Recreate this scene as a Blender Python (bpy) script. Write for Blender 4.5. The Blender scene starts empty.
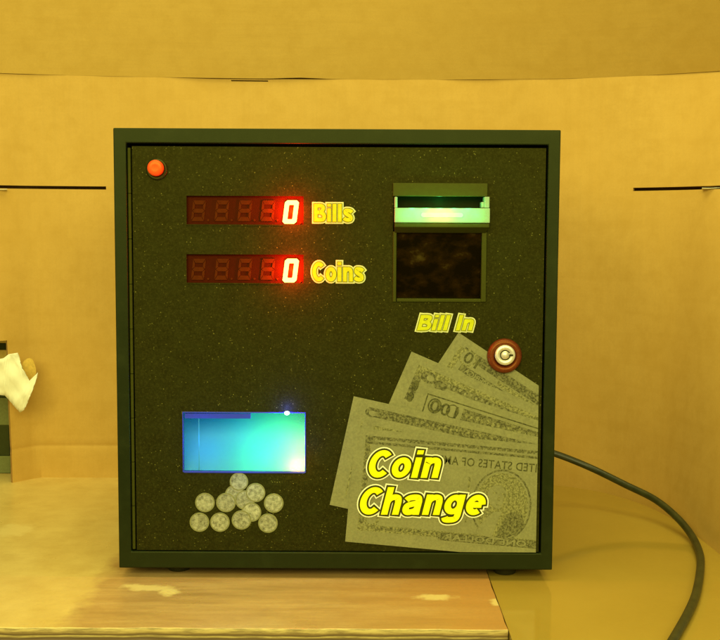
import bpy, bmesh, math, random
from mathutils import Vector, Matrix
random.seed(7)
S = bpy.context.scene
C = S.collection
R = math.radians

# ------------------------------------------------------------------ camera
CX, CY, CZ = 0.0237, -1.1, 0.359
PIT, ROL, F = R(4.845), R(0.2813), 1100.0
fw = Vector((0, math.cos(PIT), -math.sin(PIT)))
up0 = Vector((0, math.sin(PIT), math.cos(PIT)))
rt0 = Vector((1, 0, 0))
rt = rt0*math.cos(ROL) + up0*math.sin(ROL)
up = up0*math.cos(ROL) - rt0*math.sin(ROL)
cam = bpy.data.objects.new('camera', bpy.data.cameras.new('camera'))
C.objects.link(cam)
M = Matrix((rt, up, -fw)).transposed().to_4x4()
M.translation = (CX, CY, CZ)
cam.matrix_world = M
cam.data.sensor_width = 36
cam.data.lens = F/720*36
cam.data.clip_start = 0.02
cam.data.clip_end = 200
S.camera = cam
CP = Vector((CX, CY, CZ))

def ray(px, py):
    return fw*F + rt*(px-360) + up*(320-py)
def at_y(px, py, Y):
    d = ray(px, py)
    return CP + d*((Y-CY)/d.y)
def at_z(px, py, Z):
    d = ray(px, py)
    return CP + d*((Z-CZ)/d.z)

# ------------------------------------------------------------------ materials
def lin(c):
    return tuple(((v/255)/12.92 if v/255 <= .04045 else ((v/255+.055)/1.055)**2.4) for v in c)

class N:
    """small helper round a node tree"""
    def __init__(s, name):
        s.m = bpy.data.materials.new(name); s.m.use_nodes = True
        s.t = s.m.node_tree; s.b = s.t.nodes['Principled BSDF']
        s.co = None
    def n(s, typ, **kw):
        x = s.t.nodes.new(typ)
        for k, v in kw.items(): setattr(x, k, v)
        return x
    def l(s, a, b): s.t.links.new(a, b)
    def coord(s, scale=(1, 1, 1), rot=(0, 0, 0), loc=(0, 0, 0)):
        if s.co is None: s.co = s.n('ShaderNodeTexCoord')
        mp = s.n('ShaderNodeMapping')
        mp.inputs['Scale'].default_value = scale; mp.inputs['Rotation'].default_value = rot
        mp.inputs['Location'].default_value = loc
        s.l(s.co.outputs['Object'], mp.inputs['Vector'])
        return mp.outputs['Vector']
    def noise(s, vec, scale, detail=4, rough=.5):
        x = s.n('ShaderNodeTexNoise'); x.inputs['Scale'].default_value = scale
        x.inputs['Detail'].default_value = detail; x.inputs['Roughness'].default_value = rough
        s.l(vec, x.inputs['Vector']); return x.outputs['Fac']
    def ramp(s, fac, stops, interp='LINEAR'):
        x = s.n('ShaderNodeValToRGB'); x.color_ramp.interpolation = interp
        e = x.color_ramp.elements
        while len(e) < len(stops): e.new(.5)
        for el, (p, c) in zip(e, stops):
            el.position = p
            el.color = (*c, 1) if isinstance(c, tuple) else (c, c, c, 1)
        s.l(fac, x.inputs['Fac']); return x.outputs['Color']
    def mix(s, fac, a, b, mode='MIX'):
        x = s.n('ShaderNodeMix', data_type='RGBA', blend_type=mode)
        for k, v in ((0, fac), (6, a), (7, b)):
            if isinstance(v, (int, float)): x.inputs[k].default_value = v
            elif isinstance(v, tuple): x.inputs[k].default_value = (*v, 1)
            else: s.l(v, x.inputs[k])
        return x.outputs[2]
    def math(s, op, a, b=0.0):
        x = s.n('ShaderNodeMath', operation=op)
        for k, v in ((0, a), (1, b)):
            if isinstance(v, (int, float)): x.inputs[k].default_value = v
            else: s.l(v, x.inputs[k])
        return x.outputs[0]
    def bump(s, h, strength, dist):
        x = s.n('ShaderNodeBump'); x.inputs['Strength'].default_value = strength
        x.inputs['Distance'].default_value = dist
        s.l(h, x.inputs['Height']); s.l(x.outputs['Normal'], s.b.inputs['Normal'])
    def base(s, c):
        if isinstance(c, tuple): s.b.inputs['Base Color'].default_value = (*c, 1)
        else: s.l(c, s.b.inputs['Base Color'])
    def pr(s, **kw):
        for k, v in kw.items():
            i = s.b.inputs[k.replace('_', ' ')]
            if isinstance(v, (int, float)): i.default_value = v
            elif isinstance(v, tuple): i.default_value = (*v, 1) if len(v) == 3 else v
            else: s.l(v, i)

def plain(name, c, rough=.5, var=.12, scale=300, **kw):
    k = N(name); v = k.coord()
    n = k.noise(v, scale, 3)
    lo = tuple(x*(1-var) for x in c); hi = tuple(min(1, x*(1+var)) for x in c)
    k.base(k.ramp(n, [(.3, lo), (.7, hi)]))
    kw.setdefault('Specular_Tint', (1, .95, .22)); kw.setdefault('Specular_IOR_Level', .4)
    k.pr(Roughness=rough, **kw)
    return k.m

def emit(name, c, strength):
    k = N(name); k.base((0.02, 0.02, 0.02)); k.pr(Emission_Color=c, Emission_Strength=strength, Roughness=.4)
    return k.m

def cardboard_mat(name, c, vertical=True):
    k = N(name)
    sc = (260, 40, 14) if vertical else (14, 40, 260)
    v = k.coord(); vs = k.coord(sc)
    flute = k.noise(vs, 1.0, 3, .6)
    fibre = k.noise(v, 420, 4, .65)
    blot = k.noise(v, 7, 4, .55)
    a = k.ramp(flute, [(.25, tuple(x*.975 for x in c)), (.75, tuple(x*1.025 for x in c))])
    b = k.mix(k.ramp(fibre, [(.40, .0), (.75, .30)]), a, tuple(x*.80 for x in c))
    mott = k.noise(v, 48, 3, .6)
    b = k.mix(k.ramp(mott, [(.42, .0), (.72, .42)]), b, (c[0]*.82, c[1]*.78, c[2]*.56))
    str_ = k.noise(k.coord((5, 5, 70)), 1.0, 4, .6)
    b = k.mix(k.ramp(str_, [(.50, .0), (.74, .28)]), b, (c[0]*.84, c[1]*.80, c[2]*.6))
    d = k.mix(k.ramp(blot, [(.4, 0.0), (.72, .40)]), b, (c[0]*.90, c[1]*.86, c[2]*.7))
    k.base(d); k.pr(Roughness=.75, Specular_IOR_Level=.25)
    h = k.math('ADD', k.math('MULTIPLY', flute, .35), k.math('MULTIPLY', fibre, .5))
    k.bump(h, .30, .0006)
    return k.m

m_card = cardboard_mat('cardboard', (.575, .365, .086))
m_card_flap = cardboard_mat('cardboard flap', (.50, .32, .068), False)  # darker copy of the cardboard, the flap's weaker light put into its colour
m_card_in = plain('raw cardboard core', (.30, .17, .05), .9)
m_paper = plain('white paper', (.80, .80, .66), .8, .06, 60)
m_kraft = plain('pale kraft', (.66, .45, .10), .75)

def door_mat():
    k = N('speckled black powder coat'); v = k.coord()
    fine = k.math('ADD', k.math('MULTIPLY', k.noise(v, 520, 3, .7), .5), k.math('MULTIPLY', k.noise(v, 340, 3, .7), .5))
    mid = k.noise(v, 60, 3, .6)
    vo = k.n('ShaderNodeTexVoronoi'); vo.inputs['Scale'].default_value = 330; k.l(v, vo.inputs['Vector'])
    spk = k.ramp(vo.outputs['Distance'], [(.10, 1.0), (.24, 0.0)])
    pick = k.ramp(k.noise(v, 190, 2, .5), [(.52, 0.0), (.66, 1.0)])
    f = k.math('MULTIPLY', spk, pick)
    a = k.ramp(fine, [(.38, (.0080, .0077, .0019)), (.50, (.0140, .0134, .0031)), (.63, (.028, .0272, .006))])
    b = k.mix(k.ramp(mid, [(.35, 0.0), (.7, .35)]), a, (.024, .027, .006))
    k.base(k.mix(f, b, (.15, .145, .03)))
    k.pr(Roughness=.55, Specular_IOR_Level=.16, Specular_Tint=(1, .95, .12))
    k.bump(fine, .45, .0005)
    return k.m
m_door = door_mat()
def frame_mat():
    k = N('satin black frame paint'); v = k.coord()
    fine = k.noise(v, 700, 3, .6)
    wear = k.noise(v, 38, 5, .7); scuff = k.noise(k.coord((30, 30, 260)), 1.0, 4, .7)
    a = k.ramp(fine, [(.3, (.0055, .0090, .0024)), (.7, (.0085, .0125, .0034))])
    a = k.mix(k.ramp(wear, [(.52, 0.0), (.74, .45)]), a, (.020, .027, .008))
    k.base(k.mix(k.ramp(scuff, [(.66, 0.0), (.76, .5)]), a, (.040, .045, .016)))
    k.pr(Roughness=k.ramp(wear, [(.3, .36), (.7, .54)]), Specular_IOR_Level=.26, Specular_Tint=(.88, 1, .35)); k.bump(fine, .12, .0003)
    return k.m
m_frame = frame_mat()
m_hinge = plain('dull hinge metal', (.040, .044, .006), .7, .1, Specular_IOR_Level=.2)
m_black = plain('black plastic', (.014, .014, .005), .4)
m_bezel = plain('dark olive plastic', (.022, .028, .003), .45)
m_rubber = plain('black rubber', (.018, .017, .008), .75)
m_gap = plain('dark gap', (.006, .006, .003), .9)
m_yellow = plain('yellow ink', (.84, .87, .004), .45, .04)
m_yellow_dull = plain('dull yellow ink', (.56, .60, .012), .5, .10)
m_ink_pale_dull = plain('dull pale outline ink', (.62, .65, .30), .55, .08)
m_olive = plain('olive outline ink', (.17, .18, .010), .5)
m_ink_dark = plain('dark outline ink', (.030, .032, .004), .5)
m_ink_white = plain('pale outline ink', (.86, .88, .62), .5, .04)
m_orange = plain('orange plastic', (.90, .085, .015), .35, .03)
m_dispred = plain('dark red display filter', (.042, .0055, .0015), .45, .1, Specular_IOR_Level=.15, Specular_Tint=(1, .3, .05))
m_segoff = plain('unlit segment', (.078, .018, .003), .6, .1, Specular_IOR_Level=.05, Specular_Tint=(1, .4, .1))
m_segon = emit('lit red segment', (1, .68, .12), 4.5)
m_led = emit('blue white lamp', (.65, 1, .9), 6)
m_greenled = plain('frosted lamp lens', (.30, .48, .25), .9, .03, Specular_IOR_Level=0.0, Emission_Color=(.85, 1.0, .55), Emission_Strength=.22)
m_frost = plain('frosted clear plastic', (.29, .40, .24), .55, .03, Specular_IOR_Level=.15)
m_silver = plain('nickel', (.78, .74, .62), .35, .08, 500, Metallic=.6)
m_copper = plain('brown anodised metal', (.15, .028, .009), .38, .2, 400, Metallic=.25)
m_tray = plain('tinted tray plastic', (.050, .24, .32), .6, .02, Specular_IOR_Level=.08)
m_blue = plain('painted blue glow', (.025, .045, .50), .4, .05)  # the tray's blue light put into the colour
def window_mat():
    k = N('smoked acceptor window'); v = k.coord((1, 1, 1.4))
    n = k.noise(v, 55, 4, .6)
    k.base(k.ramp(n, [(.44, (.0035, .0022, .0004)), (.62, (.014, .0065, .0008)), (.82, (.060, .040, .008))]))  # brown streaks stand in for reflections, painted into the base colour
    k.pr(Roughness=.12, Specular_IOR_Level=.10, Specular_Tint=(1, .6, .10)); return k.m
m_window = window_mat()
def cord_mat():
    k = N('black cord sheath'); v = k.coord()
    n = k.noise(v, 90, 3)
    k.base(k.ramp(n, [(.3, (.020, .024, .006)), (.7, (.040, .043, .011))])); k.pr(Roughness=.42, Specular_IOR_Level=.5); k.bump(k.noise(v, 160, 3), .25, .0006); return k.m
m_cord = cord_mat()

def note_mats():
    c = (.235, .235, .105)
    k = N('printed note paper'); v = k.coord()
    a = k.noise(v, 420, 3, .7); b = k.noise(v, 45, 3, .6)
    f = k.math('ADD', k.math('MULTIPLY', a, .6), k.math('MULTIPLY', b, .4))
    k.base(k.ramp(f, [(.34, tuple(x*.74 for x in c)), (.66, tuple(x*1.12 for x in c))]))
    k.pr(Roughness=.6, Specular_IOR_Level=.25)
    out = [k.m]
    for nm, lo, hi, sc in (('engraved band', (.062, .062, .018), (.19, .188, .075), 430),
                           ('engraved light band', (.11, .11, .034), (.27, .265, .105), 480),
                           ('engraved dark line', (.038, .040, .009), (.11, .11, .030), 520)):
        k = N(nm); v = k.coord()
        n = k.noise(v, sc, 4, .75)
        k.base(k.ramp(n, [(.43, lo), (.57, hi)])); k.pr(Roughness=.6, Specular_IOR_Level=.25)
        out.append(k.m)
    return out
NOTE = note_mats()
def coin_mat(i):
    k = N('printed coin'); v = k.coord(loc=(i*3.1, 0, i*1.7))
    n = k.noise(v, 330, 4, .7); e = .82 + .36*random.random()
    k.base(k.ramp(n, [(.34, (.15*e, .15*e, .085*e)), (.5, (.31*e, .31*e, .19*e)), (.66, (.46*e, .46*e, .30*e))]))
    k.pr(Roughness=.6, Specular_IOR_Level=.25); return k.m
m_coinrim = plain('printed coin edge', (.20, .20, .09), .6)

def board_mat():
    k = N('worn plywood'); v = k.coord(); g = k.coord((3.0, 26, 26)); g2 = k.coord((14, 130, 130))
    sep = k.n('ShaderNodeSeparateXYZ'); k.l(k.co.outputs['Object'], sep.inputs[0])
    X, Y, Z = sep.outputs
    grain = k.noise(g, 1.6, 5, .6); fine = k.noise(g2, 1.5, 4, .65)
    blot = k.noise(v, 9, 4, .6)
    wood = k.ramp(grain, [(.30, (.33, .20, .070)), (.5, (.48, .31, .115)), (.70, (.57, .40, .165))])
    wood = k.mix(k.ramp(fine, [(.45, 0.0), (.75, .40)]), wood, (.30, .175, .06))
    wood = k.mix(k.ramp(blot, [(.46, 0.0), (.70, .6)]), wood, (.36, .20, .055))
    wood = k.mix(k.ramp(k.noise(k.coord((9, 22, 1), loc=(3, 1, 0)), 1.0, 5, .65), [(.52, 0.0), (.72, .45)]), wood, (.28, .165, .06))
    # orange stain towards the right end of the board
    sx = k.n('ShaderNodeMapRange'); k.l(k.math('ADD', X, k.math('MULTIPLY', blot, .08)), sx.inputs[0])
    sx.inputs[1].default_value = .04; sx.inputs[2].default_value = .17
    wood = k.mix(k.math('MULTIPLY', sx.outputs[0], .75), wood, (.50, .25, .06))
    # pale worn-off laminate on the left, ragged edge
    lm = k.n('ShaderNodeMapRange'); k.l(k.math('ADD', X, k.math('MULTIPLY', k.noise(v, 30, 4, .6), .05)), lm.inputs[0])
    lm.inputs[1].default_value = -.205; lm.inputs[2].default_value = -.222
    pale = k.ramp(k.noise(v, 25, 5, .6), [(.3, (.56, .40, .12)), (.7, (.68, .52, .18))])
    wood = k.mix(k.ramp(k.noise(v, 150, 4, .7), [(.45, 0.0), (.75, .30)]), wood, (.34, .20, .07))
    top = k.mix(lm.outputs[0], wood, pale)
    top = k.mix(k.ramp(k.noise(v, 300, 3, .7), [(.50, 0.0), (.80, .18)]), top, (.30, .18, .05))
    # chipped spots torn to pale wood, and a broad pale patch at far left
    def chip(cx, cy, rx, ry, thr):
        d = k.n('ShaderNodeVectorMath', operation='LENGTH')
        mp = k.coord((1/rx, 1/ry, 0), loc=(-cx/rx, -cy/ry, 0)); k.l(mp, d.inputs[0])
        q = k.math('ADD', d.outputs['Value'], k.math('MULTIPLY', k.math('SUBTRACT', k.noise(v, 85, 4, .6), .5), 1.5))
        return k.ramp(q, [(thr-.30, .9), (thr+.22, 0.0)])
    for (px, py, rx, ry) in CHIPS:
        p = at_z(px, py, 0)
        top = k.mix(chip(p.x, p.y, rx, ry, .8), top, (.70, .56, .22))
    # ply layers on the edges; top highlight and shade underneath painted in
    lay = k.n('ShaderNodeMapRange'); k.l(k.math('ADD', Z, k.math('MULTIPLY', k.noise(g2, 1.2, 3), .0035)), lay.inputs[0])
    lay.inputs[1].default_value = -.020; lay.inputs[2].default_value = .003
    ply = k.ramp(lay.outputs[0], [(0, (.13, .09, .06)), (.30, (.17, .11, .07)), (.42, (.24, .17, .11)), (.52, (.10, .06, .02)), (.60, (.60, .47, .16)), (.66, (.10, .06, .02)),
                                  (.72, (.34, .23, .07)), (.80, (.60, .45, .16)), (.90, (.72, .58, .22)), (1.0, (.76, .62, .25))])
    geo = k.n('ShaderNodeNewGeometry'); sn = k.n('ShaderNodeSeparateXYZ'); k.l(geo.outputs['True Normal'], sn.inputs[0])
    ply = k.mix(k.ramp(k.noise(k.coord((40, 500, 500)), 1.0, 4, .7), [(.42, 0.0), (.62, .65)]), ply, (.16, .10, .035))
    isup = k.ramp(sn.outputs[2], [(.5, 0.0), (.8, 1.0)])
    k.base(k.mix(isup, ply, top))
    k.pr(Roughness=k.ramp(blot, [(.3, .24), (.7, .42)]), Specular_IOR_Level=.5)
    k.bump(k.math('ADD', fine, grain), .25, .0007)
    return k.m
CHIPS = [(150, 588, .030, .011), (170, 592, .012, .014), (132, 586, .014, .008), (435, 597, .022, .010), (497, 602, .008, .012), (14, 530, .028, .034)]  # last entry is the broad pale patch at far left
m_board = board_mat()
def table_mat():
    k = N('glossy table laminate'); v = k.coord()
    b = k.noise(v, 6, 4, .6); f = k.noise(v, 240, 3, .6)
    a = k.ramp(b, [(.3, (.365, .248, .038)), (.7, (.41, .285, .048))])
    k.base(k.mix(k.ramp(f, [(.4, 0.0), (.8, .25)]), a, (.45, .30, .04)))
    k.pr(Roughness=.09, Specular_IOR_Level=.5)
    k.bump(k.noise(v, 14, 3), .05, .002)
    return k.m
m_table = table_mat()

# ------------------------------------------------------------------ mesh helpers
def link(name, bm, mats, parent=None, smooth=False):
    me = bpy.data.meshes.new(name)
    bmesh.ops.recalc_face_normals(bm, faces=bm.faces)
    bm.to_mesh(me); bm.free()
    for m in (mats if isinstance(mats, (list, tuple)) else [mats]): me.materials.append(m)
    if smooth:
        for p in me.polygons: p.use_smooth = True
    o = bpy.data.objects.new(name, me); C.objects.link(o)
    if parent is not None:
        o.parent = parent
        o.matrix_parent_inverse = Matrix.Translation(-parent.matrix_world.translation) if not parent.parent else (Matrix.Identity(4))
    return o
def empty(name, loc=(0, 0, 0), parent=None):
    o = bpy.data.objects.new(name, None); C.objects.link(o); o.empty_display_size = .02
    o.parent = parent
    return o
def tag(o, label=None, cat=None, group=None, kind=None):
    if label: o['label'] = label
    if cat: o['category'] = cat
    if group: o['group'] = group
    if kind: o['kind'] = kind
    return o
def box(bm, x0, x1, y0, y1, z0, z1, mi=0):
    vs = [bm.verts.new((x, y, z)) for x in (x0, x1) for y in (y0, y1) for z in (z0, z1)]
    fs = []
    for q in ((0, 1, 3, 2), (4, 6, 7, 5), (0, 4, 5, 1), (2, 3, 7, 6), (0, 2, 6, 4), (1, 5, 7, 3)):
        f = bm.faces.new([vs[i] for i in q]); f.material_index = mi; fs.append(f)
    return vs
def bevel(o, w, seg=2, ang=30):
    b = o.modifiers.new('bevel', 'BEVEL'); b.width = w; b.segments = seg; b.limit_method = 'ANGLE'; b.angle_limit = R(ang)
    b.harden_normals = False
def lathe(bm, c, prof, seg=40, mi=0, sx=1, sz=1):
    """profile of (radius, y) turned round an axis along Y through c"""
    rings = []
    for r, y in prof:
        if r <= 1e-7: rings.append([bm.verts.new((c[0], y, c[1]))])
        else: rings.append([bm.verts.new((c[0]+sx*r*math.cos(2*math.pi*i/seg), y, c[1]+sz*r*math.sin(2*math.pi*i/seg))) for i in range(seg)])
    for a, b in zip(rings, rings[1:]):
        for i in range(seg):
            j = (i+1) % seg
            if len(a) == 1 and len(b) == 1: continue
            if len(a) == 1: f = bm.faces.new((a[0], b[i], b[j]))
            elif len(b) == 1: f = bm.faces.new((a[i], b[0], a[j]))
            else: f = bm.faces.new((a[i], b[i], b[j], a[j]))
            f.material_index = mi
def tube(bm, pts, r, seg=14):
    # Catmull-Rom through pts
    P = [Vector(p) for p in pts]; Q = []
    for i in range(len(P)-1):
        p0 = P[max(i-1, 0)]; p1 = P[i]; p2 = P[i+1]; p3 = P[min(i+2, len(P)-1)]
        for k in range(8):
            t = k/8
            Q.append(.5*((2*p1)+(p2-p0)*t+(2*p0-5*p1+4*p2-p3)*t*t+(3*p1-p0-3*p2+p3)*t**3))
    Q.append(P[-1])
    prev = None; n = Vector((0, 0, 1))
    rings = []
    for i, q in enumerate(Q):
        d = (Q[min(i+1, len(Q)-1)]-Q[max(i-1, 0)]).normalized()
        n = (n-d*n.dot(d)).normalized(); b = d.cross(n)
        rings.append([bm.verts.new(q+n*(r*math.cos(2*math.pi*k/seg))+b*(r*math.sin(2*math.pi*k/seg))) for k in range(seg)])
    for a, b in zip(rings, rings[1:]):
        for k in range(seg): bm.faces.new((a[k], a[(k+1) % seg], b[(k+1) % seg], b[k]))
    bm.faces.new(rings[0]); bm.faces.new(rings[-1])
    return Q

# ------------------------------------------------------------------ the setting: table
EDGE_X = .158
bm = bmesh.new(); box(bm, EDGE_X+.0008, 1.2, -.55, .60, -.032, -.002)
tag(link('tabletop', bm, m_table), kind='structure')

FRONT = at_z(300, 628.5, 0).y
bm = bmesh.new()
# board with a slightly ragged front and right edge
xs = [-.95+i*(EDGE_X+.95)/90 for i in range(91)]
def rag(a, s): return a*(.6*math.sin(s*31)+.5*math.sin(s*77+1)+.4*math.sin(s*191+2))
top = []; bot = []
for x in xs:
    top.append(bm.verts.new((x, FRONT+rag(.0008, x), 0))); bot.append(bm.verts.new((x, FRONT+rag(.0008, x)+.0008, -.030)))
ys = [FRONT+(.64-FRONT)*i/40 for i in range(1, 41)]
for y in ys:
    q = EDGE_X+rag(.0005, y*1.7)-.0006
    top.append(bm.verts.new((q, y, 0))); bot.append(bm.verts.new((q, y, -.030)))
top.append(bm.verts.new((-.95, .64, 0))); bot.append(bm.verts.new((-.95, .64, -.030)))
bm.faces.new(top); bm.faces.new(bot)
for i in range(len(top)):
    j = (i+1) % len(top); bm.faces.new((top[i], top[j], bot[j], bot[i]))
board = link('plywood_board', bm, m_board)
bevel(board, .0006, 2)
tag(board, 'worn plywood board with chipped right end under the change machine', 'board')

# ------------------------------------------------------------------ cardboard behind
ZF = .5616
def interp(tab, s):
    if s <= tab[0][0]: return Vector(tab[0][1:])
    for a, b in zip(tab, tab[1:]):
        if s <= b[0]:
            t = (s-a[0])/(b[0]-a[0]); t2 = t
            return Vector(a[1:]).lerp(Vector(b[1:]), t2)
    return Vector(tab[-1][1:])
def smooth_tab(tab, n=6):
    # Catmull-Rom resampling of a table of (s, x, y)
    P = [Vector(t) for t in tab]; out = []
    for i in range(len(P)-1):
        p0 = P[max(i-1, 0)]; p1 = P[i]; p2 = P[i+1]; p3 = P[min(i+2, len(P)-1)]
        for k in range(n):
            t = k/n
            out.append(tuple(.5*((2*p1)+(p2-p0)*t+(2*p0-5*p1+4*p2-p3)*t*t+(3*p1-p0-3*p2+p3)*t**3)))
    out.append(tab[-1]); return out
BOT = smooth_tab([(-.60, -.62, .30), (-.52, -.50, .375), (-.464, -.464, .412), (-.434, -.434, .448), (-.42, -.42, .450), (-.2, -.2, .450), (.0, 0, .450), (.2, .2, .450), (.25, .252, .440),
       (.33, .326, .408), (.385, .374, .358), (.45, .408, .275), (.50, .4215, .16), (.56, .425, .05), (.64, .428, -.06)])
TOP = smooth_tab([(-.60, -.61, .345), (-.46, -.466, .396), (-.3, -.3, .425), (-.1, -.1, .440), (.1, .1, .442), (.25, .25, .432), (.35, .355, .410), (.46, .455, .362), (.52, .505, .330),
       (.56, .55, .295), (.64, .61, .24)])
Z0 = -.006
def surf(s, z, off=0):
    t = max(0, min(1, (z-Z0)/(ZF-Z0)))
    t = t**1.0
    p = interp(BOT, s).lerp(interp(TOP, s), t)
    return Vector((p.x, p.y+off, z))
def s_at(px, z):
    # parameter whose surface point at height z falls in picture column px
    lo, hi = -.6, .64
    for _ in range(50):
        mid = (lo+hi)/2; d = surf(mid, z)-CP
        u = 360+F*d.dot(rt)/d.dot(fw)
        if u < px: lo = mid
        else: hi = mid
    return lo
ZS = CZ+ (ray(360, 189.3).z/ray(360, 189.3).y)*(.43-CY)
zs0, zs1 = ZS-.0022, ZS+.0022
zn1 = ZF-.0020; zn0 = ZF-.0036
slots = [(s_at(-60, ZS), s_at(106, ZS), zs0, zs1), (s_at(633, ZS), s_at(790, ZS), zs0, zs1), (s_at(231, zn0), s_at(268, zn0), zn0, zn1)]
ZC = CZ+(ray(60, 447).z/ray(60, 447).y)*(.435-CY)
ss = sorted(set([-.60+i*.01 for i in range(125)]+[q for s in slots for q in s[:2]]))
zz = sorted(set([Z0+(ZF-Z0)*i/44 for i in range(45)]+[zs0, zs1, zn0, zn1, ZC, ZC-.0022, ZC+.0022, ZC-.005, ZC+.005]))
SL = s_at(7, .15); ZL = CZ+(ray(5, 340).z/ray(5, 330).y)*(.43-CY)
def crease(s, z):
    a = max(0, min(1, (.02-s)/.25))
    d = abs(z-ZC)
    return .0012*a*max(0, 1-d/.0045) + .006*a*max(0, (ZC-z))/.11*-1
def wav(s, z): return .0014*math.sin(s*19+z*7)+.0010*math.sin(z*23-s*9)+.0006*math.sin(s*51+z*31)
bm = bmesh.new()
V = {}
for i, s in enumerate(ss):
    for j, z in enumerate(zz):
        V[i, j] = bm.verts.new(surf(s, z, crease(s, z)+wav(s, z)*min(1, (z-Z0)*8)))
for i in range(len(ss)-1):
    for j in range(len(zz)-1):
        sm = (ss[i]+ss[i+1])/2; zm = (zz[j]+zz[j+1])/2
        if any(a < sm < b and c < zm < d for a, b, c, d in slots): continue
        if sm < SL and zm < ZL: continue
        bm.faces.new((V[i, j], V[i+1, j], V[i+1, j+1], V[i, j+1]))
bmesh.ops.delete(bm, geom=[v for v in bm.verts if not v.link_faces], context='VERTS')
box_root = empty('cardboard_box')
tag(box_root, 'large brown cardboard box wall with two slits standing behind the machine', 'cardboard box')
def orient(bm):
    bmesh.ops.recalc_face_normals(bm, faces=bm.faces)
    bm.faces.ensure_lookup_table()
    f = bm.faces[len(bm.faces)//2]
    if f.normal.y > 0: bmesh.ops.reverse_faces(bm, faces=bm.faces)
def sheet(name, bm, mats, parent, th):
    orient(bm)
    me = bpy.data.meshes.new(name); bm.to_mesh(me); bm.free()
    for m in mats: me.materials.append(m)
    for p in me.polygons: p.use_smooth = True
    o = bpy.data.objects.new(name, me); C.objects.link(o); o.parent = parent
    so = o.modifiers.new('thick', 'SOLIDIFY'); so.thickness = th; so.offset = -1; so.material_offset_rim = len(mats)-1; so.use_even_offset = False
    es = o.modifiers.new('split', 'EDGE_SPLIT'); es.split_angle = R(40)
    return o
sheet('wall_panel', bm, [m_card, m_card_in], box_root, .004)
# folded flap above: leans towards the camera
bm = bmesh.new(); rows = []
TILT = R(8)
for k in range(9):
    h = k/8*.26
    row = []
    for s in ss[::2]:
        p = surf(s, ZF)
        lift = .0018*math.exp(-((s+.06)/.03)**2)
        right = max(0, (s-.05)/.4)
        tl = TILT + R(19)*right
        row.append(bm.verts.new((p.x, p.y-.0012-math.sin(tl)*h*(1+.0*h), ZF+.0001+lift*(k == 0)+math.cos(tl)*h)))
    rows.append(row)
for a, b in zip(rows, rows[1:]):
    for i in range(len(a)-1): bm.faces.new((a[i], a[i+1], b[i+1], b[i]))
sheet('top_flap', bm, [m_card_flap, m_card_in], box_root, .004)
# sheet added behind the wall so the slits stay dark
bm = bmesh.new()
def back(s, z, d):
    p = surf(s, z); q = surf(s+.004, z)-surf(s-.004, z); n = Vector((-q.y, q.x, 0)).normalized()
    return p+n*d
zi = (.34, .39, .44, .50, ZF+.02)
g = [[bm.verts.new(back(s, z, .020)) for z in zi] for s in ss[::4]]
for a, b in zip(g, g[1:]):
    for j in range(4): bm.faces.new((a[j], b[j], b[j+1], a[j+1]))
sheet('slit_backing', bm, [m_card_in], box_root, .003)

# torn round tab sticking off the wall at left
bm = bmesh.new(); Yt = .405
pts = []
for k in range(20):
    a = 2*math.pi*k/20
    pts.append(at_y(29+7*math.cos(a)+.6*math.sin(3*a), 369+11*math.sin(a), Yt+.004*math.cos(a)))
vs = [bm.verts.new(p) for p in pts]; c = bm.verts.new(sum(pts, Vector())/20-Vector((0, .003, 0)))
for k in range(20): bm.faces.new((vs[k], vs[(k+1) % 20], c))
sheet('torn_tab', bm, [m_kraft, m_card_in], box_root, .0025)

# slips of pale paper poking out of both slits
def slip(x0, x1, y0, y1, s_px, label):
    bm = bmesh.new()
    s = s_at(s_px, ZS); Y = surf(s, ZS).y-.003
    prev = None
    for k in range(7):
        t = k/6; px = x0+(x1-x0)*t
        w = 1 if x1 < x0 else 1
        cy = (y0+y1)/2+.5*math.sin(t*5); hh = (y1-y0)/2*(.35+.65*(t if x0 < x1 else t))
        a = bm.verts.new(at_y(px, cy-hh, Y-.002*math.sin(t*3))); b = bm.verts.new(at_y(px, cy+hh, Y+.012))
        if prev: bm.faces.new((prev[0], a, b, prev[1]))
        prev = (a, b)
    orient(bm)
    o = link('paper_slip', bm, m_paper); so = o.modifiers.new('thick', 'SOLIDIFY'); so.thickness = .0005
    return tag(o, label, 'paper', 'paper slips in the cardboard slits')
slip(702, 735, 186.5, 190.5, 712, 'pale paper slip poking from the right slit of the cardboard')
slip(7, -20, 187.5, 192, 2, 'pale paper slip poking from the left slit of the cardboard')

# crumpled white paper hanging at the left edge
def crumple(name, outline, Y, dep, label, seed, flat=None, mat=None):
    rnd = random.Random(seed); bm = bmesh.new()
    P = [at_y(x, y, Y) if flat is None else at_z(x, y, flat) for x, y in outline]
    vs = [bm.verts.new(p) for p in P]
    bm.faces.new(vs)
    bmesh.ops.triangulate(bm, faces=bm.faces)
    for _ in range(3): bmesh.ops.subdivide_edges(bm, edges=bm.edges[:], cuts=1, use_grid_fill=True)
    bmesh.ops.triangulate(bm, faces=bm.faces)
    for v in bm.verts:
        q = v.co*55
        h = math.sin(q.x*1.9+q.z*1.3+seed)+.7*math.sin(q.z*3.1-q.x*2.2+seed*2)+.5*math.sin(q.x*5.3+q.z*4.1)+ (.6*math.sin(q.y*3) if flat is not None else 0)
        if flat is None: v.co.y += dep*h+rnd.uniform(-1, 1)*dep*.3
        else: v.co.z += abs(dep*h)+rnd.uniform(0, 1)*dep*.3
    bmesh.ops.recalc_face_normals(bm, faces=bm.faces)
    o = link(name, bm, mat or m_paper, smooth=True); so = o.modifiers.new('thick', 'SOLIDIFY'); so.thickness = .0004
    return tag(o, label, 'paper')
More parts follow.
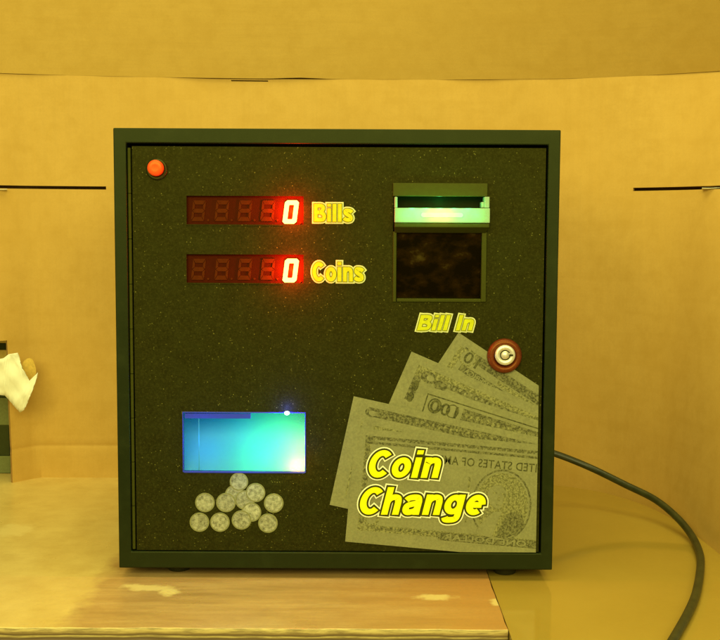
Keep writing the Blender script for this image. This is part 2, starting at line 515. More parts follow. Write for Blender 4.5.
crumple('paper_scrap', [(-22, 362), (4, 358), (9, 354), (17, 353), (20, 362), (23, 378), (29, 381), (37, 373), (35, 384), (30, 398), (24, 410), (19, 413), (12, 404), (4, 396), (-20, 392)],
        .385, .0022, 'crumpled white paper scrap hanging at the left edge of the cardboard', 3)

# dark banded box at the far left, behind the cardboard edge
bm = bmesh.new(); Yb = .47
x0, x1 = at_y(-70, 400, Yb).x, at_y(9, 400, Yb).x
def zy(py): return at_y(5, py, Yb).z
lv = [(0.0005, zy(456), 1), (zy(456), zy(425), 0), (zy(425), zy(398), 1), (zy(398), zy(390), 0), (zy(390), zy(350), 2), (zy(350), zy(343), 0), (zy(343), zy(336), 2)]
for i, (a, b, mi) in enumerate(lv):
    e = .001*(i % 2)
    box(bm, x0, x1-e, Yb+e, Yb+.12, a, b, mi)
ob = link('storage_tin', bm, [plain('dark green enamel', (.012, .022, .010), .4), plain('grey green enamel', (.13, .15, .06), .5), plain('cream enamel', (.58, .44, .12), .5)])
bevel(ob, .0008)
tag(ob, 'dark green and cream banded tin behind the left edge of the cardboard', 'tin')

# ------------------------------------------------------------------ power cord
rc = .0043; zt = -.002+rc
p_ = []
p_.append(Vector((.150, .268, .070)))
up_pts = [(530, 447.5, .300), (556, 454, .300), (590, 467.5, .292), (626, 485, .262), (655, 499.5, .228), (677, 517.5, .185), (692, 536, .142)]
for x, y, Y in up_pts: p_.append(at_y(x, y, Y))
for x, y in [(699.5, 553), (700.5, 568), (696.5, 592), (689, 611), (677, 633), (660, 662), (640, 700)]: p_.append(at_z(x, y, zt))
bm = bmesh.new(); tube(bm, p_[1:], rc)
tag(link('power_cord', bm, m_cord, smooth=True), 'black power cord arching from behind the machine down onto the table', 'cord')

# ------------------------------------------------------------------ the machine
W2, ZB, ZT, DEP = .22154, .010, .4553, .295
mach = empty('change_machine')
tag(mach, 'black coin change machine with red digit displays and lit coin tray', 'change machine')
DY = .0020            # front of the door
def D(px, py, Y=DY):
    p = at_y(px, py, Y); return p.x, p.z
def rect(x0, y0, x1, y1, Y=DY):
    cx, cy = (x0+x1)/2, (y0+y1)/2
    return D(x0, cy, Y)[0], D(x1, cy, Y)[0], D(cx, y1, Y)[1], D(cx, y0, Y)[1]     # X0, X1, Z0, Z1

ox0, ox1, oz0, oz1 = rect(128.7, 144, 544.6, 552.3, 0)
bm = bmesh.new()
of = [bm.verts.new((x, 0, z)) for x, z in ((-W2, ZB), (W2, ZB), (W2, ZT), (-W2, ZT))]
ob_ = [bm.verts.new((x, DEP, z)) for x, z in ((-W2, ZB), (W2, ZB), (W2, ZT), (-W2, ZT))]
inn = [bm.verts.new((x, 0, z)) for x, z in ((ox0, oz0), (ox1, oz0), (ox1, oz1), (ox0, oz1))]
inb = [bm.verts.new((x, .070, z)) for x, z in ((ox0, oz0), (ox1, oz0), (ox1, oz1), (ox0, oz1))]
for i in range(4):
    j = (i+1) % 4
    bm.faces.new((of[i], of[j], inn[j], inn[i])); bm.faces.new((inn[i], inn[j], inb[j], inb[i])); bm.faces.new((of[i], ob_[i], ob_[j], of[j]))
bm.faces.new(inb); bm.faces.new(ob_)
cab = link('cabinet', bm, m_frame, mach); bevel(cab, .0011, 3)

# door with openings
dx0, dx1, dz0, dz1 = rect(134.4, 147.2, 542.4, 550.8)
holes = [rect(186.5, 196, 303.5, 224.5), rect(186.5, 254.5, 303.5, 283), rect(183.6, 413, 304.8, 471.3), rect(393, 184, 487, 301.5)]
xs_ = sorted(set([dx0, dx1]+[v for h in holes for v in h[:2]])); zs_ = sorted(set([dz0, dz1]+[v for h in holes for v in h[2:]]))
bm = bmesh.new(); V = {}
for i, x in enumerate(xs_):
    for j, z in enumerate(zs_): V[i, j] = bm.verts.new((x, DY, z))
for i in range(len(xs_)-1):
    for j in range(len(zs_)-1):
        xm = (xs_[i]+xs_[i+1])/2; zm = (zs_[j]+zs_[j+1])/2
        if any(h[0] < xm < h[1] and h[2] < zm < h[3] for h in holes): continue
        bm.faces.new((V[i, j], V[i+1, j], V[i+1, j+1], V[i, j+1]))
bmesh.ops.delete(bm, geom=[v for v in bm.verts if not v.link_faces], context='VERTS')
orient(bm)
me = bpy.data.meshes.new('door'); bm.to_mesh(me); bm.free(); me.materials.append(m_door)
door = bpy.data.objects.new('door', me); C.objects.link(door); door.parent = mach
so = door.modifiers.new('thick', 'SOLIDIFY'); so.thickness = .0030; so.offset = -1
bevel(door, .0005, 2)

# hinge: a long knuckled barrel beside the door
bm = bmesh.new(); hx = D(131.4, 350)[0]
za, zb = dz0+.001, dz1-.001; nk = 9
def vbar(bm, x, y, r, z0, z1, seg=16):
    a = [bm.verts.new((x+r*math.cos(2*math.pi*k/seg), y+r*math.sin(2*math.pi*k/seg), z0)) for k in range(seg)]
    b = [bm.verts.new((v.co.x, v.co.y, z1)) for v in a]
    for k in range(seg): bm.faces.new((a[k], a[(k+1) % seg], b[(k+1) % seg], b[k]))
    bm.faces.new(a); bm.faces.new(b)
for k in range(nk):
    a = za+(zb-za)*k/nk; b = za+(zb-za)*(k+1)/nk-.0006
    vbar(bm, hx, DY+.0014, .0017, a, b)
hg = link('hinge', bm, m_hinge, door, True); hs = hg.modifiers.new('split', 'EDGE_SPLIT'); hs.split_angle = R(40)

# feet
for fx, fy, h0 in ((-.165, .030, 0), (.177, .030, -.002), (-.165, .265, 0), (.177, .265, -.002)):
    bm = bmesh.new()
    prof = [(.0, h0), (.0105, h0), (.0118, h0+.0015), (.0125, ZB-.001), (.0125, ZB-.0001), (0, ZB-.0001)]
    rings = []
    seg = 28
    for r, z in prof:
        rings.append([bm.verts.new((fx, fy, z))] if r == 0 else [bm.verts.new((fx+r*math.cos(2*math.pi*k/seg), fy+r*math.sin(2*math.pi*k/seg), z)) for k in range(seg)])
    for a, b in zip(rings, rings[1:]):
        for k in range(seg):
            j = (k+1) % seg
            if len(a) == 1: bm.faces.new((a[0], b[k], b[j]))
            elif len(b) == 1: bm.faces.new((a[k], b[0], a[j]))
            else: bm.faces.new((a[k], a[j], b[j], b[k]))
    link('foot', bm, m_rubber, mach, True)

# push button
bx, bz = D(156, 168.5)
bm = bmesh.new()
lathe(bm, (bx+.0010, bz-.0008), [(0, DY-.0002), (.0105, DY-.0002), (.0105, DY-.0016), (.0092, DY-.0024), (.0085, DY-.0020), (0, DY-.0020)])
btn = link('push_button', bm, m_black, mach, True)
bm = bmesh.new()
bx2, bz2 = D(155.3, 168, DY-.006)
lathe(bm, (bx2, bz2), [(.0078, DY-.0018), (.0080, DY-.0060), (.0074, DY-.0078), (.0058, DY-.0088), (.003, DY-.0086), (0, DY-.0084)])
link('button_cap', bm, m_orange, btn, True)

# displays
def seg_quads(which):
    """seven segment digit in a unit cell (x 0..1, z 0..1) -> list of polygons"""
    t = .20; g = .02
    segs = {'a': [(g, 1), (1-g, 1), (1-t, 1-t), (t, 1-t)], 'd': [(t, t), (1-t, t), (1-g, 0), (g, 0)],
            'f': [(0, 1-g), (t-g, 1-t-g), (t-g, .5+t/2), (0, .5+g)], 'b': [(1-t+g, 1-t-g), (1, 1-g), (1, .5+g), (1-t+g, .5+t/2)],
            'e': [(0, .5-g), (t-g, .5-t/2), (t-g, t+g), (0, g)], 'c': [(1-t+g, .5-t/2), (1, .5-g), (1, g), (1-t+g, t+g)],
            'g': [(g+.02, .5), (t, .5+t/2), (1-t, .5+t/2), (1-g-.02, .5), (1-t, .5-t/2), (t, .5-t/2)]}
    return [segs[w] for w in which]
def digit(disp, cx, y0, y1, lit):
    bm = bmesh.new()
    Yp = DY+.0034
    w = 14.0 if lit else 13.0; sh = 3.0 if lit else 2.2
    if lit: y1 += 2.6
    def put(polys, mi, y):
        for poly in polys:
            a = [bm.verts.new((D(cx-w/2+u*w+sh*(v-.5), y1+(y0-y1)*v, DY)[0], y, D(cx, y1+(y0-y1)*v, DY)[1])) for u, v in poly]
            b = [bm.verts.new((q.co.x, q.co.y+.0006, q.co.z)) for q in a]
            f = bm.faces.new(a); f.material_index = mi
            for i in range(len(a)):
                j = (i+1) % len(a); f = bm.faces.new((a[i], a[j], b[j], b[i])); f.material_index = mi
    if lit:
        # one clean closed zero, corners cut
        o_ = [(.16, 0), (.84, 0), (1, .09), (1, .91), (.84, 1), (.16, 1), (0, .91), (0, .09)]
        n_ = [(.36, .19), (.64, .19), (.68, .22), (.68, .78), (.64, .81), (.36, .81), (.32, .78), (.32, .22)]
        put([(o_[i], o_[(i+1) % 8], n_[(i+1) % 8], n_[i]) for i in range(8)], 1, Yp)
    else: put(seg_quads('abcdefg'), 0, Yp)
    if lit: w = 13.0
    # decimal point
    x, z = D(cx+w/2+3.2, y1-1)
    lathe(bm, (x, z), [(0, Yp), (.0011, Yp), (.0011, Yp+.0006)], 12, 0)
    link('digit', bm, [m_segoff, m_segon], disp)
def lamp(name, loc, col, watt, rad, parent):
    l = bpy.data.lights.new(name, 'POINT'); l.color = col; l.energy = watt; l.shadow_soft_size = rad
    o = bpy.data.objects.new(name, l); C.objects.link(o); o.location = loc; o.parent = parent
    return o
for (y0, y1, da, db) in ((196, 224.5, 200.3, 221.2), (254.5, 283, 258.8, 280)):
    X0, X1, Za, Zb = rect(186.5, y0, 303.5, y1)
    disp = empty('counter_display', parent=mach)
    bm = bmesh.new(); box(bm, X0-.002, X1+.002, DY+.0044, DY+.010, Za-.002, Zb+.002)
    link('display_filter', bm, m_dispred, disp)
    bm = bmesh.new()   # thin light lip under the window
    box(bm, X0, X1-.02, DY-.0007, DY+.0005, Za-.0013, Za-.0002)
    link('display_lip', bm, m_door, disp)
    for k, cx in enumerate((198.0, 221.5, 244.5, 267.5, 290.5)):
        digit(disp, cx, da, db, k == 4)
    x, z = D(291.5, (y0+y1)/2+1)
    lamp('digit_cell_fill', (x, DY-.0008, z), (1, .030, .006), .20, .0025, disp)  # unseen lamp added to redden the lit digit's cell
    lamp('digit_halo_fill', (x, DY-.0105, z-.001), (1, .05, .004), .26, .006, disp)  # unseen lamp added out in front for a red halo on the door

# bill acceptor
acc = empty('bill_acceptor', parent=mach)
X0, X1, Za, Zb = rect(392.5, 183, 487.5, 302.5)
bm = bmesh.new()   # outer bezel: hood plate on top, thin rim round the window
def pbox(bm, x0, y0, x1, y1, ya, yb, mi=0, Y=DY):
    a, b, c, d = rect(x0, y0, x1, y1, Y); return box(bm, a, b, ya, yb, c, d, mi)
pbox(bm, 392.8, 183.2, 487.4, 196.6, DY-.0035, DY+.010)
pbox(bm, 392.8, 231.5, 396.4, 302, DY-.0016, DY+.010); pbox(bm, 481.2, 231.5, 486.4, 302, DY-.0016, DY+.010)
pbox(bm, 396.6, 298.6, 481.0, 302, DY-.0016, DY+.010)
o = link('bezel', bm, m_bezel, acc); bevel(o, .0006)
bm = bmesh.new()   # back of the slot
pbox(bm, 393.2, 196.8, 487, 231, DY+.012, DY+.014)
link('slot_back', bm, m_gap, acc)
bm = bmesh.new()   # frosted posts either side of the slot and the bar under it
YF = DY-.009
def fbox(x0, y0, x1, y1, ya, yb): pbox(bm, x0, y0, x1, y1, ya, yb, 0, ya)
fbox(394.6, 196.8, 397.4, 208.0, YF, DY+.008); fbox(484.6, 196.8, 489.6, 208.0, YF, DY+.008); fbox(481.5, 202, 484.5, 208.0, YF+.002, DY+.008)
fbox(394.6, 208.1, 490.0, 222.8, YF-.001, DY+.010)
o = link('slot_guide', bm, m_frost, acc); bevel(o, .0007)
bm = bmesh.new()
x0_, z1_ = D(421, 212.6, YF); x1_, z0_ = D(463, 217.6, YF); rr = (z1_-z0_)/2
pts = [(x1_-rr+rr*math.cos(a), z0_+rr+rr*math.sin(a)) for a in [R(-90+18*i) for i in range(11)]]+[(x0_+rr+rr*math.cos(a), z0_+rr+rr*math.sin(a)) for a in [R(90+18*i) for i in range(11)]]
fa = [bm.verts.new((x, YF-.0016, z)) for x, z in pts]; fb = [bm.verts.new((x, YF-.0009, z)) for x, z in pts]
bm.faces.new(fa); bm.faces.new(fb)
for i in range(len(fa)): bm.faces.new((fa[i], fa[(i+1) % len(fa)], fb[(i+1) % len(fa)], fb[i]))
link('lamp_strip', bm, m_greenled, acc)
for px, wv, cc in ((406, .007, (.01, 1, .33)), (419, .010, (.05, 1, .35)), (434, .010, (.85, 1, .32)), (446, .010, (.85, 1, .32)), (461, .010, (.05, 1, .35)), (476, .007, (.01, 1, .33))):
    x, z = D(px, 214.5, YF); lamp('slot_fill_light', (x, YF-.0095, z), cc, wv, .003, acc)  # unseen lamps added in front so the bar looks lit
for px in (412, 426, 440, 454, 468):
    x, z = D(px, 206.0, YF); lamp('slot_fill_light', (x, YF-.0030, z), (.01, 1, .34), .0040, .002, acc)  # more unseen green lamps, added above the bar
x, z = D(440, 203, DY); lamp('slot_fill_light', (x, DY+.004, z), (.04, 1, .35), .004, .002, acc)  # unseen green lamp added inside the slot
bm = bmesh.new()   # tapered lip under the bar
a0, a1, _, _ = rect(394.5, 223, 489.5, 224, YF); z1 = D(440, 223.2, YF)[1]; z0 = D(440, 233, DY)[1]
b0, b1, _, _ = rect(394.5, 233, 485.5, 234, DY)
v = [bm.verts.new(p) for p in ((a0, YF, z1), (a1, YF, z1), (a1, YF, z1-.004), (a0, YF, z1-.004), (b0, DY-.0018, z0), (b1, DY-.0018, z0), (b0, DY+.009, z0), (b1, DY+.009, z0), (a0, DY+.009, z1), (a1, DY+.009, z1))]
for q in ((0, 1, 2, 3), (3, 2, 5, 4), (4, 5, 7, 6), (8, 9, 1, 0), (6, 7, 9, 8), (0, 3, 4, 6, 8), (1, 9, 7, 5, 2)): bm.faces.new([v[i] for i in q])
o = link('lip', bm, m_bezel, acc); bevel(o, .0006)
bm = bmesh.new()   # smoked window below, sloping back to the top
w0, w1, wz0, wz1 = rect(396.5, 232.5, 481.1, 298.5)
v = [bm.verts.new(p) for p in ((w0, DY+.0075, wz0), (w1, DY+.0075, wz0), (w1, DY+.0010, wz1), (w0, DY+.0010, wz1), (w0, DY+.010, wz0), (w1, DY+.010, wz0), (w1, DY+.011, wz1), (w0, DY+.011, wz1))]
for q in ((0, 1, 2, 3), (4, 7, 6, 5), (0, 4, 5, 1), (3, 2, 6, 7), (0, 3, 7, 4), (1, 5, 6, 2)): bm.faces.new([v[i] for i in q])
link('window', bm, m_window, acc)

# lock
lk = empty('lock', parent=mach)
lx, lz = D(504.2, 355.6)
bm = bmesh.new()
lathe(bm, (lx, lz), [(0, DY-.0001), (.0172, DY-.0001), (.0176, DY-.0016), (.0168, DY-.0046), (.0150, DY-.0064), (.0125, DY-.0066), (.0108, DY-.0050), (.0108, DY-.0020), (0, DY-.0020)], 56)
link('lock_ring', bm, m_copper, lk, True)
bm = bmesh.new(); lx2, lz2 = D(505.2, 355.2, DY-.008)
lathe(bm, (lx2, lz2), [(.0100, DY-.0020), (.0102, DY-.0080), (.0094, DY-.0090), (.0055, DY-.0090), (.0052, DY-.0078), (.0042, DY-.0078), (.0040, DY-.0090), (0, DY-.0090)], 48)
link('lock_cylinder', bm, m_silver, lk, True)
bm = bmesh.new()   # dark key ring slot with its tick
seg = 40
for k in range(seg):
    a0 = 2*math.pi*k/seg; a1 = 2*math.pi*(k+1)/seg
    if 0.15 < (a0+a1)/2 < .5: continue
    q = [(lx2+r*math.cos(a), lz2+r*math.sin(a)) for r, a in ((.0040, a0), (.0052, a0), (.0052, a1), (.0040, a1))]
    f = bm.faces.new([bm.verts.new((x, DY-.0081, z)) for x, z in q])
box(bm, lx2+.0042, lx2+.0078, DY-.0094, DY-.0085, lz2-.0008, lz2+.0010)
link('key_slot', bm, m_black, lk)

# coin tray
tray = empty('coin_tray', parent=mach)
X0, X1, Za, Zb = rect(183.6, 413, 304.8, 471.3)
TD = .052
bm = bmesh.new(); a_ = .0002
fv = [bm.verts.new((x, DY+.0028, z)) for x, z in ((X0-a_, Za-a_), (X1+a_, Za-a_), (X1+a_, Zb+a_), (X0-a_, Zb+a_))]
bv = [bm.verts.new((x, y, z)) for x, z, y in ((X0-.009, Za-a_, DY+.007), (X1+.009, Za-a_, DY+.007), (X1+.009, Zb+a_, DY+TD), (X0-.009, Zb+a_, DY+TD))]
for i in range(4): bm.faces.new((fv[i], fv[(i+1) % 4], bv[(i+1) % 4], bv[i]))
bm.faces.new(bv)
link('tray_cup', bm, m_tray, tray)
bm = bmesh.new(); pbox(bm, 184.6, 413.8, 250.5, 418.6, DY+.001, DY+.006)
link('tray_flap', bm, m_blue, tray)  # blue light on this strip is in its colour
bm = bmesh.new(); q_ = .0011   # blue bloom round the opening, built as thin coloured strips
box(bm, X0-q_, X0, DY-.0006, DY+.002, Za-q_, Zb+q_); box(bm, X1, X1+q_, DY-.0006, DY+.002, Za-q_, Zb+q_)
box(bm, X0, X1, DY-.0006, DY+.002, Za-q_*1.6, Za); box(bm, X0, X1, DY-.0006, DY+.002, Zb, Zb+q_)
o = link('tray_bloom_edge', bm, m_blue, tray); bevel(o, .0003)
bm = bmesh.new(); xr = D(199, 440, DY+.004)[0]
box(bm, xr-.0003, xr+.0003, DY+.003, DY+.0045, Za, Zb)
link('tray_rib', bm, m_tray, tray)
bm = bmesh.new(); x, z = D(287, 413)
lathe(bm, (x, z), [(0, DY-.0030), (.0015, DY-.0028), (.0026, DY-.0016), (.0028, DY+.001), (0, DY+.001)], 20, 0, 1, .7)
link('tray_lamp', bm, m_led, tray, True)
lamp('tray_fill_light', (x, DY-.007, z+.004), (.02, .03, 1), .055, .003, tray)  # unseen lamp added for a blue halo on the door
x, z = D(244, 470); lamp('tray_fill_light', (x, DY-.020, z-.006), (.02, .04, 1), .010, .02, tray)
x, z = D(312, 445); lamp('tray_fill_light', (x, DY-.012, z), (.02, .04, 1), .010, .01, tray)  # this and the lamp above are added for blue light round the tray
x, z = D(297, 462); lamp('tray_fill_light', (x, DY+.0012, z), (1, .40, .06), .17, .008, tray)  # unseen lamps from here on, added for the cup's colour gradient
x, z = D(301, 440); lamp('tray_fill_light', (x, DY+.010, z), (1, .35, .02), .12, .009, tray)
x, z = D(262, 448); lamp('tray_fill_light', (x, DY-.001, z), (.0, 1, .25), .115, .016, tray)
x, z = D(280, 428); lamp('tray_fill_light', (x, DY+.006, z), (.0, 1, .28), .135, .014, tray)
x, z = D(203, 440); lamp('tray_fill_light', (x, DY-.002, z), (.0, .25, 1), .070, .018, tray)
x, z = D(240, 420); lamp('tray_fill_light', (x, DY+.008, z), (.0, .35, 1), .040, .016, tray)

# printing on the door: coins
coins = [(234.6, 494.5, 9.8), (245, 500, 10.1), (251.5, 512, 10), (239, 481.6, 9.4), (255.6, 492.5, 9.9), (205, 502.4, 10), (226, 502.4, 10), (273.8, 503, 10), (199.5, 522, 10), (220, 522, 10), (241.5, 519.8, 10), (268, 523, 10)]
for i, (px, py, r) in enumerate(coins):
    x, z = D(px, py); bm = bmesh.new(); y = DY-.00015-.00006*i; r *= .001
    lathe(bm, (x, z), [(0, y), (r*.86, y), (r*.865, y+.00002)], 36, 0)
    lathe(bm, (x, z), [(r*.865, y), (r, y), (r, DY)], 36, 1)
    link('printed_coin', bm, [coin_mat(i), m_coinrim], door)

# printing on the door: lettering
def text_mesh(body, off, shear, res=6):
    cu = bpy.data.curves.new('t', 'FONT'); cu.body = body; cu.size = 1; cu.shear = shear; cu.offset = off; cu.resolution_u = res
    cu.space_character = 1.06
    ob = bpy.data.objects.new('t', cu); C.objects.link(ob)
    bpy.context.view_layer.update()
    dg = bpy.context.evaluated_depsgraph_get()
    me = bpy.data.meshes.new_from_object(ob.evaluated_get(dg))
    bpy.data.objects.remove(ob); bpy.data.curves.remove(cu)
    return me
def arc(cx, cy, rx, ry, a0, a1, n=20):
    return [(cx+rx*math.cos(R(a0+(a1-a0)*k/n)), cy+ry*math.sin(R(a0+(a1-a0)*k/n))) for k in range(n+1)]
def cr(pts, n=6):
    P = [Vector(p) for p in pts]; out = []
    for i in range(len(P)-1):
        p0 = P[max(i-1, 0)]; p1 = P[i]; p2 = P[i+1]; p3 = P[min(i+2, len(P)-1)]
        for k in range(n):
            t = k/n; q = .5*((2*p1)+(p2-p0)*t+(2*p0-5*p1+4*p2-p3)*t*t+(3*p1-p0-3*p2+p3)*t**3); out.append((q.x, q.y))
    return out+[tuple(P[-1])]
# each letter: (advance, list of (points, closed)); cap height 1, small letters .74
def glyphs(h):
    arch = lambda x: cr([(x, .44), (x+.05, .56), (x+.18, .74-h), (x+.31, .60), (x+.35, .46)])+[(x+.35, 0)]
    return {
        'C': (.68, [(arc(.37, .5, .37-h, .5-h, 44, 316, 30), 0)]),
        'o': (.61, [(arc(.305, .37, .305-h, .37-h, 0, 360, 30), 1)]),
        'i': (.23, [([(h, 0), (h, .74)], 0), ([(h, .85), (h, 1)], 0)]),
        'l': (.23, [([(h, 0), (h, 1)], 0)]),
        'I': (.24, [([(h, 0), (h, 1)], 0)]),
        'n': (.35+2*h, [([(h, 0), (h, .74)], 0), (arch(h), 0)]),
        'h': (.35+2*h, [([(h, 0), (h, 1)], 0), (arch(h), 0)]),
        'a': (.58, [(cr([(.06, .53), (.14, .74-h-.03), (.29, .74-h), (.42, .61), (.57-h, .48)])+[(.57-h, 0)], 0),
                    (cr([(.57-h, .41), (.32, .40), (h+.03, .33), (h, .20), (h+.06, h), (.29, h), (.41, .16), (.57-h, .27)]), 0)]),
        'g': (.61, [(arc(.30, .38, .30-h, .36-h, 0, 360, 28), 1), ([(.60-h, .74), (.60-h, 0)]+cr([(.60-h, -.02), (.45, -.14), (.29, -.28+h), (.15, -.16), (h, -.08)])[1:], 0)]),
        'e': (.60, [([(h, .37), (.60-h, .37)], 0), (arc(.305, .37, .305-h, .37-h, 2, 308, 28), 0)]),
        's': (.58, [(cr([(.50, .53), (.42, .74-h-.03), (.28, .74-h), (.13, .62), (.13, .49), (.27, .39), (.42, .29), (.43, .15), (.28, h), (.13, h+.03), (.04, .21)]), 0)]),
        'B': (.70, [([(h, 0), (h, 1)], 0), ([(h, 1-h)]+cr([(.36, 1-h), (.50, .86), (.54, .75), (.47, .60), (.34, .53)])+[(h, .53)], 0),
                    ([(.34, .53)]+cr([(.36, .53), (.54, .44), (.60, .30), (.54, .14), (.38, h)])+[(h, h)], 0)]),
        ' ': (.30, [])}
def lettering(body, x0, y0, x1, y1, shear, h, wts, y_off, parent, inks):
    """box gives the picture extents of the yellow letters (cap top to baseline); h = half stroke of the letters; wts = growth (m) of dark and pale outlines"""
    a, b, c, d = rect(x0, y0, x1, y1)
    G = glyphs(h); strokes = []; x = 0; big = 0
    for ch in body:
        adv, st = G[ch]
        for pts, closed in st:
            strokes.append(([(x+u, v) for u, v in pts], closed)); big = max(big, max(x+u+shear*v for u, v in pts)+h*.9)
        x += adv+.085
    sz = d-c; sx = (b-a)/big
    rnd = random.Random(len(body)); bm = bmesh.new()
    for lay, (mi, w) in enumerate(((2, wts[1]), (1, wts[0]), (0, 0))):
        Y = DY-y_off-.00030*lay
        for pts, closed in strokes:
            wp = [Vector((a+(u+shear*v)*sx, c+v*sz)) for u, v in pts]
            n = len(wp)
            if closed: wp = wp[:-1]; n -= 1
            rib = []
            for i in range(n):
                p = wp[i]
                q0 = wp[(i-1) % n] if (closed or i > 0) else p; q1 = wp[(i+1) % n] if (closed or i < n-1) else p
                t = q1-q0
                # stroke half width is kept in letter units so the slant does not thin the stems
                tu = Vector((t.x/sx-shear*t.y/sz, t.y/sz)).normalized(); nu = Vector((-tu.y, tu.x))*h
                off = Vector(((nu.x+shear*nu.y)*sx, nu.y*sz))
                tn = t.normalized(); nn = Vector((-tn.y, tn.x))
                if not closed and i == 0: p = p-tn*w
                if not closed and i == n-1: p = p+tn*w
                off = off+(nn*w if off.dot(nn) > 0 else -nn*w)
                rib.append((p+off, p-off))
            m = n if closed else n-1
            for i in range(m):
                j = (i+1) % n; y = Y-rnd.random()*.000012
                q = (rib[i][0], rib[j][0], rib[j][1], rib[i][1])
                try:
                    f = bm.faces.new([bm.verts.new((p.x, y, p.y)) for p in q]); f.material_index = mi
                except ValueError: pass
    for f in bm.faces:
        f.normal_update()
        if f.normal.y > 0: f.normal_flip()
    o = bpy.data.meshes.new('lettering'); bm.to_mesh(o); bm.free()
    for m in inks: o.materials.append(m)
    ob = bpy.data.objects.new('lettering', o); C.objects.link(ob); ob.parent = parent
    return ob
lettering('Bills', 314, 204, 353.5, 221.8, 0, .105, (.0007, .0020), .0003, door, (m_yellow_dull, m_olive, m_ink_pale_dull))
lettering('Coins', 312.5, 262, 364.5, 281.5, 0, .105, (.0007, .0020), .0003, door, (m_yellow_dull, m_olive, m_ink_pale_dull))
lettering('Bill In', 417, 315, 473.5, 330.3, .22, .105, (.0007, .0020), .0003, door, (m_yellow_dull, m_olive, m_ink_pale_dull))
lettering('Coin', 366, 449.5, 440.5, 477, .22, .104, (.0018, .0031), .0026, door, (m_yellow, m_ink_dark, m_ink_white))
lettering('Change', 357, 486.5, 485, 514, .22, .104, (.0018, .0031), .0026, door, (m_yellow, m_ink_dark, m_ink_white))

# printing on the door: fan of banknotes
CLIPX = D(537.5, 450)[0]; CLIPZ = D(400, 551.2)[1]
def note(layer, tl, ang, w, h, items):
    """tl = picture corner, ang = degrees clockwise on the picture, w/h in picture units; items in note units"""
    ca, sa = math.cos(R(ang)), math.sin(R(ang)); cnt = [0]
    def P(u, v, lift):
        x, z = D(tl[0]+u*ca-v*sa, tl[1]+u*sa+v*ca); return Vector((x, DY-.0002-.0004*layer-.00002*lift-.0000015*cnt[0], z))
    bm = bmesh.new()
    def poly(pts, mi, lift):
        cnt[0] += 1
        f = bm.faces.new([bm.verts.new(P(u, v, lift)) for u, v in pts]); f.material_index = mi
    poly([(0, 0), (w, 0), (w, h), (0, h)], 0, 0)
    for it in items:
        k = it[0]
        if k == 'r': _, u0, v0, u1, v1, mi, lift = it; poly([(u0, v0), (u1, v0), (u1, v1), (u0, v1)], mi, lift)
        elif k == 'e':
            _, u, v, a, b, mi, lift = it
            poly([(u+a*math.cos(2*math.pi*i/40), v+b*math.sin(2*math.pi*i/40)) for i in range(40)], mi, lift)
        elif k == 'p': poly(it[1], it[2], it[3])
        elif k == 't':
            _, body, u0, v0, u1, v1, mi, lift, mirror = it
            me = text_mesh(body, .012, 0, 3)
            xs = [q.co.x for q in me.vertices]; ys = [q.co.y for q in me.vertices]
            mx, Mx, my, My = min(xs), max(xs), min(ys), max(ys)
            vs = []
            for q in me.vertices:
                a = (q.co.x-mx)/(Mx-mx); b = (q.co.y-my)/(My-my)
                if mirror: a = 1-a
                vs.append(bm.verts.new(P(u0+(u1-u0)*a, v1+(v0-v1)*b, lift)))
            for p in me.polygons:
                try:
                    f = bm.faces.new([vs[i] for i in p.vertices]); f.material_index = mi
                except ValueError: pass
    bmesh.ops.bisect_plane(bm, geom=bm.verts[:]+bm.edges[:]+bm.faces[:], plane_co=(CLIPX, 0, 0), plane_no=(1, 0, 0), clear_outer=True)
    bmesh.ops.bisect_plane(bm, geom=bm.verts[:]+bm.edges[:]+bm.faces[:], plane_co=(0, 0, CLIPZ), plane_no=(0, 0, -1), clear_outer=True)
    for f in bm.faces:
        f.normal_update()
        if f.normal.y > 0: f.normal_flip()
    me = bpy.data.meshes.new('printed_banknote'); bm.to_mesh(me); bm.free()
    for m in NOTE: me.materials.append(m)
    ob = bpy.data.objects.new('printed_banknote', me); C.objects.link(ob); ob.parent = door
    return ob
def scroll(u0, u1, v, step, r, lift, mi=2):
    out = []; u = u0; k = 0
    while u < u1:
        out.append(('e', u, v+(.6 if k % 2 else -.6), r*.8, r, mi, lift)); u += step; k += 1
    return out
# top note
note(0, (458.5, 332.5), 33.5, 190, 80, [
    ('r', 14, 8, 185, 17, 1, 1), ('r', 9, 10, 15, 70, 2, 1), ('t', '10', 18, 9.5, 34, 21.5, 3, 4, True), ('e', 22, 16, 9, 8.5, 2, 2), ('e', 22, 16, 7.4, 7.0, 0, 3),
    ('r', 20, 24, 185, 31, 1, 1), ('t', 'UNITED STATES OF AMERICA', 26, 25, 130, 30.5, 0, 3, True), ('r', 24, 34, 60, 35.2, 3, 1), ('r', 60, 18, 150, 22.5, 2, 1)])
# third note: scrolled corner
note(1, (411.5, 351.5), 23.5, 200, 80, [
    ('r', 12, 9, 20, 46, 1, 1), ('r', 12, 9, 190, 20, 2, 1), ('r', 46, 14, 190, 20, 1, 2), ('e', 26, 17, 8, 6, 1, 3), ('e', 40, 20, 7, 5, 1, 3), ('e', 28, 17, 4, 3, 0, 4),
    ('r', 50, 24, 82, 26, 3, 1), ('e', 17, 30, 3.4, 6, 3, 3), ('e', 17, 42, 3.4, 5, 3, 3), ('r', 85, 23, 190, 29, 1, 1)] + scroll(48, 180, 17, 6, 1.6, 4, 0))
